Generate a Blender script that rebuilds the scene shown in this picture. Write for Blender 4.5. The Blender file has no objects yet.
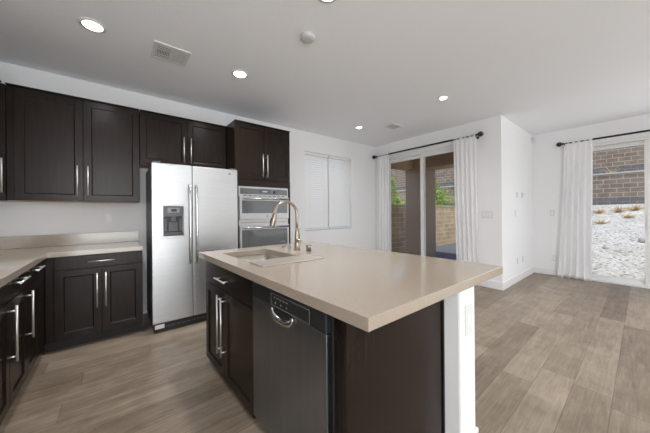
import bpy, bmesh, math, random
from mathutils import Vector, Matrix
PI = math.pi
scene = bpy.context.scene
COL = scene.collection

# ------------------------------------------------------------------ camera, world, sun, area lights, exposure
YAW, PITCH, ROLL = 0.6797, 0.0003, -0.0083
fw = Vector((math.sin(YAW)*math.cos(PITCH), math.cos(YAW)*math.cos(PITCH), math.sin(PITCH)))
rt = Vector((math.cos(YAW), -math.sin(YAW), 0)); up = rt.cross(fw)
r2 = rt*math.cos(ROLL)+up*math.sin(ROLL); u2 = up*math.cos(ROLL)-rt*math.sin(ROLL)
cd = bpy.data.cameras.new('camera'); cam = bpy.data.objects.new('camera', cd); COL.objects.link(cam)
M = Matrix((r2, u2, -fw)).transposed().to_4x4(); M.translation = Vector((-0.3481, -3.9442, 1.2598))
cam.matrix_world = M
cd.sensor_width = 36; cd.lens = 257.11*36/650; cd.shift_y = -5.03/650; cd.clip_start = 0.02
scene.camera = cam

w = bpy.data.worlds.new('world'); scene.world = w; w.use_nodes = True
wn = w.node_tree.nodes; wl = w.node_tree.links
bg = wn['Background']
sky = wn.new('ShaderNodeTexSky'); sky.sky_type = 'NISHITA'; sky.sun_disc = False
sky.sun_elevation = math.radians(60); sky.sun_rotation = math.radians(250)
wl.new(sky.outputs['Color'], bg.inputs['Color']); bg.inputs['Strength'].default_value = 0.15

sd = bpy.data.lights.new('sun', 'SUN'); sd.energy = 2.25; sd.angle = math.radians(1.0); sd.color = (1, .95, .88)
sun = bpy.data.objects.new('sun', sd); COL.objects.link(sun)
sun.rotation_euler = Vector((0.22, 0.36, -0.90)).to_track_quat('-Z', 'Y').to_euler()

YF0 = -7.2; XR0 = 6.169
def area(name, loc, direction, sx, sy, power, col=(1, 1, 1)):
    d = bpy.data.lights.new(name, 'AREA'); d.shape = 'RECTANGLE'; d.size = sx; d.size_y = sy; d.energy = power; d.color = col
    o = bpy.data.objects.new(name, d); COL.objects.link(o); o.location = loc
    o.rotation_euler = Vector(direction).to_track_quat('-Z', 'Z').to_euler()
    return o
# area lights added as daylight fill behind the camera; no windows are built
area('daylight_fill', (XR0-.03, -6.0, 1.4), (-1, 0, 0), 1.6, 2.4, 32, (.94, .975, 1))
area('daylight_fill', (4.9, YF0+.03, 1.45), (0, 1, 0), 2.2, 2.3, 8, (.94, .975, 1))
area('daylight_fill', (-.55, YF0+.03, 1.35), (0, 1, 0), 1.7, 2.5, 80, (.94, .975, 1))
# unseen spots added near the rear ceiling as fill, without fixtures
for lx, ly, lp in ((-.6, -5.2, 24), (2.6, -5.2, 28), (3.2, -4.6, 24), (4.4, -4.4, 20), (.9, -5.7, 18), (3.4, -5.6, 25), (5.2, -5.4, 25)):
    d = bpy.data.lights.new('rear_fill_spot', 'SPOT'); d.energy = lp; d.spot_size = math.radians(150); d.spot_blend = .9; d.shadow_soft_size = .08; d.color = (.95, .975, 1)
    o = bpy.data.objects.new('rear_fill_spot', d); COL.objects.link(o); o.location = (lx, ly, 2.70)

vs = scene.view_settings
vs.view_transform = 'Standard'; vs.look = 'None'; vs.gamma = 1; vs.use_curve_mapping = False
vs.exposure = 0.32
scene.cycles.max_bounces = 14; scene.cycles.diffuse_bounces = 10; scene.cycles.transparent_max_bounces = 16
scene.cycles.use_denoising = True
scene.cycles.sample_clamp_indirect = 6

# ------------------------------------------------------------------ materials
def srgb(r, g, b):
    f = lambda c: (c/255/12.92) if c/255 <= .04045 else ((c/255+.055)/1.055)**2.4
    return (f(r), f(g), f(b), 1)
def mat(name, col, rough=.5, metal=0, spec=.5, emit=None, estr=0, bump=None, trans=0):
    m = bpy.data.materials.new(name); m.use_nodes = True
    n = m.node_tree.nodes; l = m.node_tree.links; b = n['Principled BSDF']
    b.inputs['Base Color'].default_value = col; b.inputs['Roughness'].default_value = rough
    b.inputs['Metallic'].default_value = metal; b.inputs['Specular IOR Level'].default_value = spec
    if emit: b.inputs['Emission Color'].default_value = emit; b.inputs['Emission Strength'].default_value = estr
    if bump:
        scale, strength, dist = bump
        tc = n.new('ShaderNodeTexCoord'); no = n.new('ShaderNodeTexNoise'); no.inputs['Scale'].default_value = scale
        no.inputs['Detail'].default_value = 4
        bu = n.new('ShaderNodeBump'); bu.inputs['Strength'].default_value = strength; bu.inputs['Distance'].default_value = dist
        l.new(tc.outputs['Object'], no.inputs['Vector']); l.new(no.outputs['Fac'], bu.inputs['Height']); l.new(bu.outputs['Normal'], b.inputs['Normal'])
    return m
def nodes(m): return m.node_tree.nodes, m.node_tree.links, m.node_tree.nodes['Principled BSDF']
def vary(m, stretch, scale, c1, c2, lo=.3, hi=.7, detail=5):
    """object-space noise between two colours, stretched along an axis"""
    n, l, b = nodes(m)
    tc = n.new('ShaderNodeTexCoord'); mp = n.new('ShaderNodeMapping'); mp.inputs['Scale'].default_value = stretch
    no = n.new('ShaderNodeTexNoise'); no.inputs['Scale'].default_value = scale; no.inputs['Detail'].default_value = detail
    cr = n.new('ShaderNodeValToRGB'); cr.color_ramp.elements[0].position = lo; cr.color_ramp.elements[1].position = hi
    cr.color_ramp.elements[0].color = c1; cr.color_ramp.elements[1].color = c2
    l.new(tc.outputs['Object'], mp.inputs['Vector']); l.new(mp.outputs['Vector'], no.inputs['Vector'])
    l.new(no.outputs['Fac'], cr.inputs['Fac']); l.new(cr.outputs['Color'], b.inputs['Base Color'])
    return m

WALL = mat('wall_paint', (.86, .862, .87, 1), .8, spec=.1, bump=(90, .12, .004))
CEIL = mat('ceiling_paint', (.89, .905, .93, 1), .85, bump=(45, .3, .006))
TRIM = mat('white_trim_paint', (.84, .84, .835, 1), .35)
VINYL = mat('white_vinyl', (.80, .80, .79, 1), .35)
PLASTIC = mat('white_plastic', (.74, .74, .72, 1), .35)
ESP = vary(mat('espresso_wood', (.03, .02, .016, 1), .27, spec=.22), (6, 6, .5), 9, (.0125, .0076, .0054, 1), (.020, .0125, .0092, 1))
ESPIN = mat('natural_wood_underside', srgb(150, 122, 95), .5)
DARK = mat('toe_kick_dark', (.012, .009, .008, 1), .6)
NICKEL = mat('satin_nickel', (.80, .77, .73, 1), .38, .9)
FAUCETM = mat('brushed_faucet_nickel', (.37, .32, .26, 1), .28, 1)
STEEL = vary(mat('stainless_steel', (.6, .6, .6, 1), .38, 1), (1, 1, 60), 6, (.56, .565, .57, 1), (.64, .645, .65, 1))
OVG = mat('oven_door_glass', (.10, .102, .106, 1), .12, spec=.7)
OVSTEEL = mat('oven_steel', (.50, .50, .50, 1), .42, 1)
STEELH = mat('polished_steel_handle', (.62, .62, .62, 1), .2, 1)
DWSTEEL = vary(mat('dishwasher_steel', (.4, .4, .4, 1), .28, 1), (10, 10, .4), 4, (.235, .255, .29, 1), (.265, .285, .32, 1))
DWPANEL = mat('dishwasher_panel', (.05, .05, .053, 1), .3, .6)
SINKM = vary(mat('sink_steel', (.5, .48, .45, 1), .33, 1), (1, 1, 30), 6, (.33, .295, .255, 1), (.42, .38, .33, 1))
FSIDE = mat('fridge_side_grey', (.075, .075, .08, 1), .5)
BLACKP = mat('black_plastic', (.012, .012, .013, 1), .35)
GREYP = mat('grey_plastic', (.25, .25, .26, 1), .35)
BLACKG = mat('black_glass', (.05, .052, .055, 1), .06, spec=.8)
OVGLASS = mat('oven_glass', (.09, .092, .098, 1), .07, spec=1.0)
IRON = mat('matte_black_iron', (.008, .008, .008, 1), .45)
DISPG = mat('dispenser_grey', (.10, .10, .105, 1), .3)
DISPLAY = mat('lit_display', (.1, .12, .13, 1), .2, emit=(.75, .85, .9, 1), estr=.35)
KEYM = mat('key_print_grey', (.22, .22, .22, 1), .5)
MARK = mat('light_print', (.55, .55, .55, 1), .5)
LAMP = mat('lamp_diffuser', (1, 1, 1, 1), .5, emit=(1, .96, .90, 1), estr=9)
TRAY = mat('tray_steel', (.60, .54, .47, 1), .28, .6)

# quartz counter
QUARTZ = mat('beige_quartz', srgb(176, 158, 139), .11, spec=.65)
vary(QUARTZ, (1, 1, 1), 160, srgb(162, 149, 134), srgb(172, 159, 144), .3, .7, 3)

# floor planks running along X
FLOOR = mat('oak_planks', (.3, .25, .2, 1), .38, spec=.4)
def plank_nodes(m, width=.19, length=1.83):
    n, l, b = nodes(m)
    def math_(op, a, c=None):
        k = n.new('ShaderNodeMath'); k.operation = op
        for i, v in enumerate((a, c)):
            if v is None: continue
            if isinstance(v, (int, float)): k.inputs[i].default_value = v
            else: l.new(v, k.inputs[i])
        return k.outputs[0]
    tc = n.new('ShaderNodeTexCoord'); sp = n.new('ShaderNodeSeparateXYZ'); l.new(tc.outputs['Object'], sp.inputs[0])
    x, y = sp.outputs['X'], math_('ADD', sp.outputs['Y'], .21)
    ry = math_('DIVIDE', y, width); row = math_('FLOOR', ry); fy = math_('FRACT', ry)
    w1 = n.new('ShaderNodeTexWhiteNoise'); w1.noise_dimensions = '1D'; l.new(row, w1.inputs['W'])
    rx = math_('ADD', math_('DIVIDE', x, length), math_('MULTIPLY', w1.outputs['Value'], 7.0))
    col = math_('FLOOR', rx); fx = math_('FRACT', rx)
    cv = n.new('ShaderNodeCombineXYZ'); l.new(row, cv.inputs[0]); l.new(col, cv.inputs[1])
    w2 = n.new('ShaderNodeTexWhiteNoise'); w2.noise_dimensions = '2D'; l.new(cv.outputs[0], w2.inputs['Vector'])
    # grain
    gv = n.new('ShaderNodeCombineXYZ')
    l.new(math_('ADD', math_('MULTIPLY', x, 1.1), math_('MULTIPLY', w2.outputs['Value'], 37)), gv.inputs[0])
    l.new(math_('MULTIPLY', y, 9), gv.inputs[1]); l.new(math_('MULTIPLY', row, 3.7), gv.inputs[2])
    g = n.new('ShaderNodeTexNoise'); g.inputs['Scale'].default_value = 2.2; g.inputs['Detail'].default_value = 8; g.inputs['Roughness'].default_value = .62
    g.inputs['Distortion'].default_value = .6
    l.new(gv.outputs[0], g.inputs['Vector'])
    gv2 = n.new('ShaderNodeCombineXYZ'); l.new(math_('ADD', math_('MULTIPLY', x, 3.0), math_('MULTIPLY', w2.outputs['Value'], 91)), gv2.inputs[0])
    l.new(math_('MULTIPLY', y, 55), gv2.inputs[1])
    g2 = n.new('ShaderNodeTexNoise'); g2.inputs['Scale'].default_value = 1.6; g2.inputs['Detail'].default_value = 6; g2.inputs['Roughness'].default_value = .7
    l.new(gv2.outputs[0], g2.inputs['Vector'])
    g3 = n.new('ShaderNodeTexNoise'); g3.inputs['Scale'].default_value = 5; g3.inputs['Detail'].default_value = 6; g3.inputs['Roughness'].default_value = .65
    l.new(tc.outputs['Object'], g3.inputs['Vector'])
    fine = math_('ADD', math_('MULTIPLY', math_('SUBTRACT', g2.outputs['Fac'], .5), .7), math_('MULTIPLY', math_('SUBTRACT', g3.outputs['Fac'], .5), .6))
    f = math_('ADD', fine, math_('ADD', math_('MULTIPLY', w2.outputs['Value'], .33), math_('MULTIPLY', g.outputs['Fac'], .72)))
    cr = n.new('ShaderNodeValToRGB'); e = cr.color_ramp.elements
    e[0].position = .12; e[0].color = srgb(98, 84, 69); e[1].position = .95; e[1].color = srgb(175, 160, 142)
    k = e.new(.5); k.color = srgb(136, 121, 104)
    l.new(f, cr.inputs['Fac'])
    ey = math_('MULTIPLY', math_('MINIMUM', fy, math_('SUBTRACT', 1.0, fy)), width)
    ex = math_('MULTIPLY', math_('MINIMUM', fx, math_('SUBTRACT', 1.0, fx)), length)
    ed = math_('MINIMUM', ex, ey)
    seam = n.new('ShaderNodeMapRange'); seam.inputs['From Min'].default_value = .0008; seam.inputs['From Max'].default_value = .0032
    seam.inputs['To Min'].default_value = .62; seam.inputs['To Max'].default_value = 1; l.new(ed, seam.inputs['Value'])
    mx = n.new('ShaderNodeMix'); mx.data_type = 'RGBA'; mx.blend_type = 'MULTIPLY'; mx.inputs['Factor'].default_value = 1
    l.new(cr.outputs['Color'], mx.inputs['A']); l.new(seam.outputs['Result'], mx.inputs['B'])
    l.new(mx.outputs['Result'], b.inputs['Base Color'])
    bu = n.new('ShaderNodeBump'); bu.inputs['Strength'].default_value = .25; bu.inputs['Distance'].default_value = .002
    l.new(math_('ADD', math_('MULTIPLY', g.outputs['Fac'], .35), seam.outputs['Result']), bu.inputs['Height']); l.new(bu.outputs['Normal'], b.inputs['Normal'])
plank_nodes(FLOOR)

def block_mat(name, c1, c2, mortar, bw=.4, bh=.2, axis='Y', msz=.016):
    m = mat(name, c1, .85); n, l, b = nodes(m)
    tc = n.new('ShaderNodeTexCoord'); sp = n.new('ShaderNodeSeparateXYZ'); cb = n.new('ShaderNodeCombineXYZ')
    l.new(tc.outputs['Object'], sp.inputs[0]); l.new(sp.outputs[axis], cb.inputs[0]); l.new(sp.outputs['Z'], cb.inputs[1])
    br = n.new('ShaderNodeTexBrick'); br.inputs['Scale'].default_value = 1
    br.inputs['Brick Width'].default_value = bw; br.inputs['Row Height'].default_value = bh
    br.inputs['Mortar Size'].default_value = msz; br.inputs['Color1'].default_value = c1; br.inputs['Color2'].default_value = c2; br.inputs['Mortar'].default_value = mortar
    l.new(cb.outputs[0], br.inputs['Vector'])
    no = n.new('ShaderNodeTexNoise'); no.inputs['Scale'].default_value = 3; no.inputs['Detail'].default_value = 8
    l.new(tc.outputs['Object'], no.inputs['Vector'])
    mx = n.new('ShaderNodeMix'); mx.data_type = 'RGBA'; mx.blend_type = 'OVERLAY'; mx.inputs['Factor'].default_value = .45
    l.new(br.outputs['Color'], mx.inputs['A']); l.new(no.outputs['Fac'], mx.inputs['B']); l.new(mx.outputs['Result'], b.inputs['Base Color'])
    return m
BLOCKT = block_mat('tan_block', srgb(192, 164, 130), srgb(204, 177, 143), srgb(222, 205, 180), bh=.152, axis='X', msz=.010)
BLOCKB = block_mat('brown_block', srgb(138, 119, 103), srgb(152, 133, 116), srgb(182, 170, 158))
BLOCKG = block_mat('grey_block', srgb(112, 108, 110), srgb(124, 118, 116), srgb(140, 135, 132))
CAPM = mat('pale_cap_block', srgb(205, 198, 190), .8)
STUCCO = mat('brown_stucco', srgb(176, 152, 132), .9, bump=(120, .3, .01))
SOFFIT = mat('tan_soffit_stucco', srgb(190, 158, 120), .9, bump=(120, .3, .01))
CONC_SHADE = mat('shade_tinted_concrete', srgb(112, 114, 121), .85, bump=(60, .2, .01))  # blue grey puts the house's shade on the ground into the colour
GRAVEL = mat('gravel', srgb(205, 200, 192), .95)
def gravel_nodes(m):
    n, l, b = nodes(m)
    tc = n.new('ShaderNodeTexCoord'); v = n.new('ShaderNodeTexVoronoi'); v.inputs['Scale'].default_value = 24
    no = n.new('ShaderNodeTexNoise'); no.inputs['Scale'].default_value = 1.3; no.inputs['Detail'].default_value = 6
    l.new(tc.outputs['Object'], v.inputs['Vector']); l.new(tc.outputs['Object'], no.inputs['Vector'])
    sp = n.new('ShaderNodeSeparateColor'); l.new(v.outputs['Color'], sp.inputs[0])
    cr = n.new('ShaderNodeValToRGB'); e = cr.color_ramp.elements
    e[0].position = 0; e[0].color = srgb(150, 143, 135); e[1].position = .3; e[1].color = srgb(216, 211, 204)
    k = e.new(1); k.color = srgb(240, 237, 232)
    l.new(sp.outputs[0], cr.inputs['Fac'])
    cr2 = n.new('ShaderNodeValToRGB'); cr2.color_ramp.elements[0].position = .35; cr2.color_ramp.elements[0].color = (.82, .80, .76, 1)
    cr2.color_ramp.elements[1].position = .6; cr2.color_ramp.elements[1].color = (1, 1, 1, 1); l.new(no.outputs['Fac'], cr2.inputs['Fac'])
    mx = n.new('ShaderNodeMix'); mx.data_type = 'RGBA'; mx.blend_type = 'MULTIPLY'; mx.inputs['Factor'].default_value = 1
    l.new(cr.outputs['Color'], mx.inputs['A']); l.new(cr2.outputs['Color'], mx.inputs['B']); l.new(mx.outputs['Result'], b.inputs['Base Color'])
    bu = n.new('ShaderNodeBump'); bu.inputs['Strength'].default_value = .6; bu.inputs['Distance'].default_value = .03
    l.new(v.outputs['Distance'], bu.inputs['Height']); l.new(bu.outputs['Normal'], b.inputs['Normal'])
gravel_nodes(GRAVEL)
LEAF = vary(mat('bush_leaf', srgb(110, 140, 50), .5), (1, 1, 1), 5, srgb(84, 116, 40), srgb(170, 190, 80))
LEAF2 = vary(mat('bush_leaf_bright', srgb(130, 160, 60), .5), (1, 1, 1), 5, srgb(100, 140, 46), srgb(186, 206, 96))
STEM = mat('woody_stem', srgb(96, 78, 58), .8)
STRAW = mat('dry_straw', srgb(206, 172, 116), .8)
ROCK = mat('pale_rock', srgb(188, 182, 174), .9, bump=(12, .5, .03))

def glass_mat():
    m = bpy.data.materials.new('window_glass'); m.use_nodes = True; n = m.node_tree.nodes; l = m.node_tree.links
    n.remove(n['Principled BSDF']); out = n['Material Output']
    t = n.new('ShaderNodeBsdfTransparent'); t.inputs['Color'].default_value = (.95, .96, .955, 1)
    g = n.new('ShaderNodeBsdfGlossy'); g.inputs['Roughness'].default_value = .01
    f = n.new('ShaderNodeFresnel'); f.inputs['IOR'].default_value = 1.45; mx = n.new('ShaderNodeMixShader')
    ge = n.new('ShaderNodeNewGeometry'); fr = n.new('ShaderNodeMath'); fr.operation = 'SUBTRACT'; fr.use_clamp = True
    l.new(f.outputs[0], fr.inputs[0]); l.new(ge.outputs['Backfacing'], fr.inputs[1])   # reflect at the outer faces only
    l.new(fr.outputs[0], mx.inputs[0]); l.new(t.outputs[0], mx.inputs[1]); l.new(g.outputs[0], mx.inputs[2]); l.new(mx.outputs[0], out.inputs['Surface'])
    return m
GLASS = glass_mat()
def cloth_mat(name, col, tr):
    m = bpy.data.materials.new(name); m.use_nodes = True; n = m.node_tree.nodes; l = m.node_tree.links
    b = n['Principled BSDF']; b.inputs['Base Color'].default_value = col; b.inputs['Roughness'].default_value = .9; b.inputs['Specular IOR Level'].default_value = .1
    t = n.new('ShaderNodeBsdfTranslucent'); t.inputs['Color'].default_value = col; mx = n.new('ShaderNodeMixShader'); mx.inputs[0].default_value = tr
    l.new(b.outputs[0], mx.inputs[1]); l.new(t.outputs[0], mx.inputs[2]); l.new(mx.outputs[0], n['Material Output'].inputs['Surface'])
    return m
CURTAIN = cloth_mat('white_curtain_cloth', (.94, .94, .94, 1), .28)
SLAT = cloth_mat('white_blind_slat', (.95, .95, .945, 1), .12)

# ------------------------------------------------------------------ mesh builder
class MB:
    def __init__(s, tf=None): s.v = []; s.f = []; s.sm = []; s.tf = tf
    def P(s, p):
        s.v.append(s.tf(*p) if s.tf else tuple(p)); return len(s.v)-1
    def F(s, idx, smooth=False): s.f.append(tuple(idx)); s.sm.append(smooth)
    def box(s, x0, x1, y0, y1, z0, z1):
        q = [s.P((x, y, z)) for z in (z0, z1) for (x, y) in ((x0, y0), (x1, y0), (x1, y1), (x0, y1))]
        for f in ((0, 3, 2, 1), (4, 5, 6, 7), (0, 1, 5, 4), (1, 2, 6, 5), (2, 3, 7, 6), (3, 0, 4, 7)): s.F([q[i] for i in f])
        return s
    def loop(s, pts): return [s.P(p) for p in pts]
    def bridge(s, A, B, smooth=False):
        n = len(A)
        for i in range(n): s.F((A[i], A[(i+1) % n], B[(i+1) % n], B[i]), smooth)
    def tube(s, pts, r, seg=12, cap=True):
        pts = [Vector(p) for p in pts]; rs = r if isinstance(r, (list, tuple)) else [r]*len(pts)
        prev = None; rings = []; ref = None
        for i, p in enumerate(pts):
            t = (pts[min(i+1, len(pts)-1)]-pts[max(i-1, 0)]).normalized()
            if ref is None: ref = t.orthogonal().normalized()
            ref = (ref-t*ref.dot(t)).normalized(); bn = t.cross(ref)
            rings.append(s.loop([p+ref*(rs[i]*math.cos(2*PI*k/seg))+bn*(rs[i]*math.sin(2*PI*k/seg)) for k in range(seg)]))
        for a, b in zip(rings, rings[1:]): s.bridge(a, b, True)
        if cap: s.F(rings[0][::-1]); s.F(rings[-1])
        return s
    def lathe(s, c, prof, seg=24, axis='Z'):
        """prof: list of (radius, height) from c along axis"""
        rings = []
        for r, h in prof:
            ring = []
            for k in range(seg):
                a = 2*PI*k/seg; u, v2 = r*math.cos(a), r*math.sin(a)
                d = {'Z': (u, v2, h), 'Y': (u, h, v2), 'X': (h, u, v2)}[axis]
                ring.append(s.P((c[0]+d[0], c[1]+d[1], c[2]+d[2])))
            rings.append(ring)
        for a, b in zip(rings, rings[1:]): s.bridge(a, b, True)
        s.F(rings[0][::-1]); s.F(rings[-1]); return s

ROOT = {}
def link(name, mb, m, parent=None, bevel=0, seg=2):
    me = bpy.data.meshes.new(name)
    off = Vector(ROOT[parent.name]) if parent else Vector((0, 0, 0))
    if parent is None:
        # origin at the base centre of the mesh
        xs, ys, zs = zip(*[tuple(p) for p in mb.v]); off = Vector(((min(xs)+max(xs))/2, (min(ys)+max(ys))/2, min(zs)))
    me.from_pydata([tuple(Vector(p)-off) for p in mb.v], [], mb.f)
    for i, p in enumerate(me.polygons): p.use_smooth = mb.sm[i]
    bm = bmesh.new(); bm.from_mesh(me); bmesh.ops.recalc_face_normals(bm, faces=bm.faces); bm.to_mesh(me); bm.free()
    o = bpy.data.objects.new(name, me); COL.objects.link(o); me.materials.append(m)
    if parent: o.parent = parent; ROOT[o.name] = ROOT[parent.name]
    else: o.location = off; ROOT[o.name] = tuple(off)
    if bevel:
        md = o.modifiers.new('bevel', 'BEVEL'); md.width = bevel; md.segments = seg; md.limit_method = 'ANGLE'; md.angle_limit = math.radians(40)
    return o
def tag(o, label, cat, group=None):
    o['label'] = label; o['category'] = cat
    if group: o['group'] = group
    return o
def thing(name, loc, label, cat, group=None):
    o = bpy.data.objects.new(name, None); COL.objects.link(o); o.location = loc; o.empty_display_size = .1
    ROOT[o.name] = tuple(loc)
    return tag(o, label, cat, group)
def struct(name, mb, m, label, cat='room', parent=None, bevel=0):
    o = link(name, mb, m, parent, bevel); o['kind'] = 'structure'
    if parent is None: o['label'] = label; o['category'] = cat
    return o
def arc(c, r, a0, a1, n, fu, fv):
    return [Vector(c)+Vector(fu)*(r*math.cos(a0+(a1-a0)*i/n))+Vector(fv)*(r*math.sin(a0+(a1-a0)*i/n)) for i in range(n+1)]

# ------------------------------------------------------------------ key dimensions
ZC = 2.755; XL = -1.47; XD = 4.349; XR = 6.169; YJ = -2.55; YF = -7.2; TH = .15
ZU0, ZU1 = 1.3825, 2.4417

# ------------------------------------------------------------------ room shell
struct('floor', MB().box(XL-TH, XD+TH, YF-TH, .15, -.12, 0).box(XD+TH, XR+TH, YF-TH, YJ+TH, -.12, 0), FLOOR, 'wide plank wood floor in mixed taupe browns', 'floor')
struct('ceiling', MB().box(XL-TH, XD+TH, YF-TH, .15, ZC, ZC+.25).box(XD+TH, XR+TH, YF-TH, YJ+TH, ZC, ZC+.25), CEIL, 'flat pale grey textured ceiling', 'ceiling')
WX0, WX1, WZ0, WZ1 = 2.36, 3.575, .90, 2.39
mb = MB(); mb.box(XL-TH, WX0, 0, TH, 0, ZC).box(WX1, XD+TH, 0, TH, 0, ZC).box(WX0, WX1, 0, TH, 0, WZ0).box(WX0, WX1, 0, TH, WZ1, ZC)
struct('wall_back', mb, WALL, 'white wall behind the fridge, cabinets and blinds', 'wall')
struct('wall_left', MB().box(XL-TH, XL, YF-TH, 0, 0, ZC), WALL, 'white wall behind the run of low dark cabinets', 'wall')
D1a, D1b, D1z = -.255, -2.075, 2.44          # dining slider opening
mb = MB(); mb.box(XD, XD+TH, D1a, 0, 0, ZC).box(XD, XD+TH, YJ+TH, D1b, 0, ZC).box(XD, XD+TH, D1b, D1a, D1z, ZC)
struct('wall_dining', mb, WALL, 'white wall around the two pane patio slider', 'wall')
struct('wall_jog', MB().box(XD, XR+TH, YJ, YJ+TH, 0, ZC), WALL, 'bright white return wall between the two curtained sliders', 'wall')
D2a, D2b, D2z = -3.10, -4.89, 2.41
mb = MB(); mb.box(XR, XR+TH, D2a, YJ, 0, ZC).box(XR, XR+TH, YF-TH, D2b, 0, ZC).box(XR, XR+TH, D2b, D2a, D2z, ZC)
struct('wall_right', mb, WALL, 'white wall around the slider facing the gravel yard', 'wall')
struct('wall_front', MB().box(XL, XR, YF-TH, YF, 0, ZC), WALL, 'white wall behind the camera', 'wall')

def baseboard(name, x0, x1, y0, y1, label):
    mb = MB(); mb.box(x0, x1, y0, y1, 0, .125)
    struct(name, mb, TRIM, label, 'baseboard', bevel=.006)
bt = .016
baseboard('baseboard_back', 1.70, XD-bt, -bt, 0, 'white baseboard under the window with blinds')
baseboard('baseboard_fridge', -.137, -.066, -bt, 0, 'short white baseboard in the gap beside the fridge')
baseboard('baseboard_dining', XD-bt, XD, -2.55-bt, D1b, 'white baseboard beside the patio slider')
baseboard('baseboard_jog', XD, XR-bt, YJ-bt, YJ, 'white baseboard under the bright return wall')
baseboard('baseboard_right', XR-bt, XR, D2a, YJ, 'white baseboard beside the gravel yard slider')

# sliding doors ------------------------------------------------------------
def slider(name, X, ya, yb, zt, label):
    """frame in the plane x = X..X+.1, from ya (far) down to yb (near)"""
    r = thing(name, (X+.07, (ya+yb)/2, 0), label, 'sliding door'); r['kind'] = 'structure'
    f = MB(); f.box(X+.03, X+.13, ya-.045, ya, 0, zt).box(X+.03, X+.13, yb, yb+.045, 0, zt)
    f.box(X+.03, X+.13, yb+.045, ya-.045, zt-.045, zt).box(X-.005, X+.14, yb+.0, ya, 0, .028)
    f.box(X+.075, X+.085, yb+.045, ya-.045, .028, .05)
    link('door_frame', f, VINYL, r, .004)
    mid = (ya+yb)/2
    for k, (a, b, x) in enumerate(((ya-.046, mid-.035, X+.092), (mid+.035, yb+.046, X+.046))):
        p = MB(); st = .065
        p.box(x, x+.034, a-st, a, .03, zt-.046).box(x, x+.034, b, b+st, .03, zt-.046)
        p.box(x, x+.034, b+st, a-st, zt-.046-st, zt-.046).box(x, x+.034, b+st, a-st, .03, .03+.075)
        pn = link('door_sash', p, VINYL, r, .004)
        g = MB(); g.box(x+.013, x+.019, b+st-.004, a-st+.004, .10, zt-.107)
        link('glass_pane', g, GLASS, pn)
        if k == 1:
            h = MB(); h.box(x-.03, x-.001, a-.045, a-.02, .95, 1.15); link('handle', h, VINYL, pn, .005)
    return r
slider('door_1', XD, D1a, D1b, D1z, 'white framed two pane slider onto the covered patio')
slider('door_2', XR, D2a, D2b, D2z, 'white framed slider onto the gravel yard')

# window with blinds -------------------------------------------------------
r = thing('window_1', ((WX0+WX1)/2, .12, WZ0), 'white framed double window behind closed blinds', 'window'); r['kind'] = 'structure'
f = MB(); f.box(WX0, WX0+.05, .10, .145, WZ0, WZ1).box(WX1-.05, WX1, .10, .145, WZ0, WZ1).box(WX0+.05, WX1-.05, .10, .145, WZ0, WZ0+.05).box(WX0+.05, WX1-.05, .10, .145, WZ1-.05, WZ1)
mid = (WX0+WX1)/2; f.box(mid-.07, mid+.07, .10, .145, WZ0+.05, WZ1-.05); link('window_frame', f, VINYL, r, .003)
for a, b in ((WX0+.045, mid-.035), (mid+.035, WX1-.045)): link('window_pane', MB().box(a, b, .12, .125, WZ0+.045, WZ1-.045), GLASS, r)
def blind(x0, x1, label):
    r = thing('window_blind', ((x0+x1)/2, .05, WZ0+.02), label, 'blind', 'closed window blinds')
    link('headrail', MB().box(x0, x1, .022, .078, WZ1-.05, WZ1-.002), VINYL, r, .003)
    s = MB(); z = WZ0+.07; tilt = math.radians(64)
    while z < WZ1-.06:
        c, sn = math.cos(tilt)*.025, math.sin(tilt)*.025
        pr = [(-c, -sn), (0, 0), (c, sn)]
        nx, nz = -math.sin(tilt)*.0014, math.cos(tilt)*.0014
        lo = []; hi = []
        for x in (x0+.003, x1-.003):
            lo.append([s.P((x, .05+p[0]-nx, z+p[1]-nz)) for p in pr]); hi.append([s.P((x, .05+p[0]+nx+(.002 if i == 1 else 0), z+p[1]+nz)) for i, p in enumerate(pr)])
        for i in range(2):
            s.F((lo[0][i], lo[0][i+1], lo[1][i+1], lo[1][i])); s.F((hi[0][i], hi[0][i+1], hi[1][i+1], hi[1][i]))
        for e in (0, 1): s.F((lo[e][0], lo[e][1], lo[e][2], hi[e][2], hi[e][1], hi[e][0]))
        s.F((lo[0][0], lo[1][0], hi[1][0], hi[0][0])); s.F((lo[0][2], lo[1][2], hi[1][2], hi[0][2]))
        z += .0435
    link('slats', s, SLAT, r)
    link('bottom_rail', MB().box(x0+.003, x1-.003, .03, .07, WZ0+.012, WZ0+.034), VINYL, r, .003)
    c = MB()
    for x in (x0+.12, x1-.12): c.tube([(x, .022, WZ0+.03), (x, .022, WZ1-.05)], .0012, 5)
    link('ladder_cord', c, VINYL, r)
blind(WX0+.012, mid-.012, 'closed white slatted blind on the window half nearest the ovens')
blind(mid+.012, WX1-.012, 'closed white slatted blind on the window half nearest the dining curtains')

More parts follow.
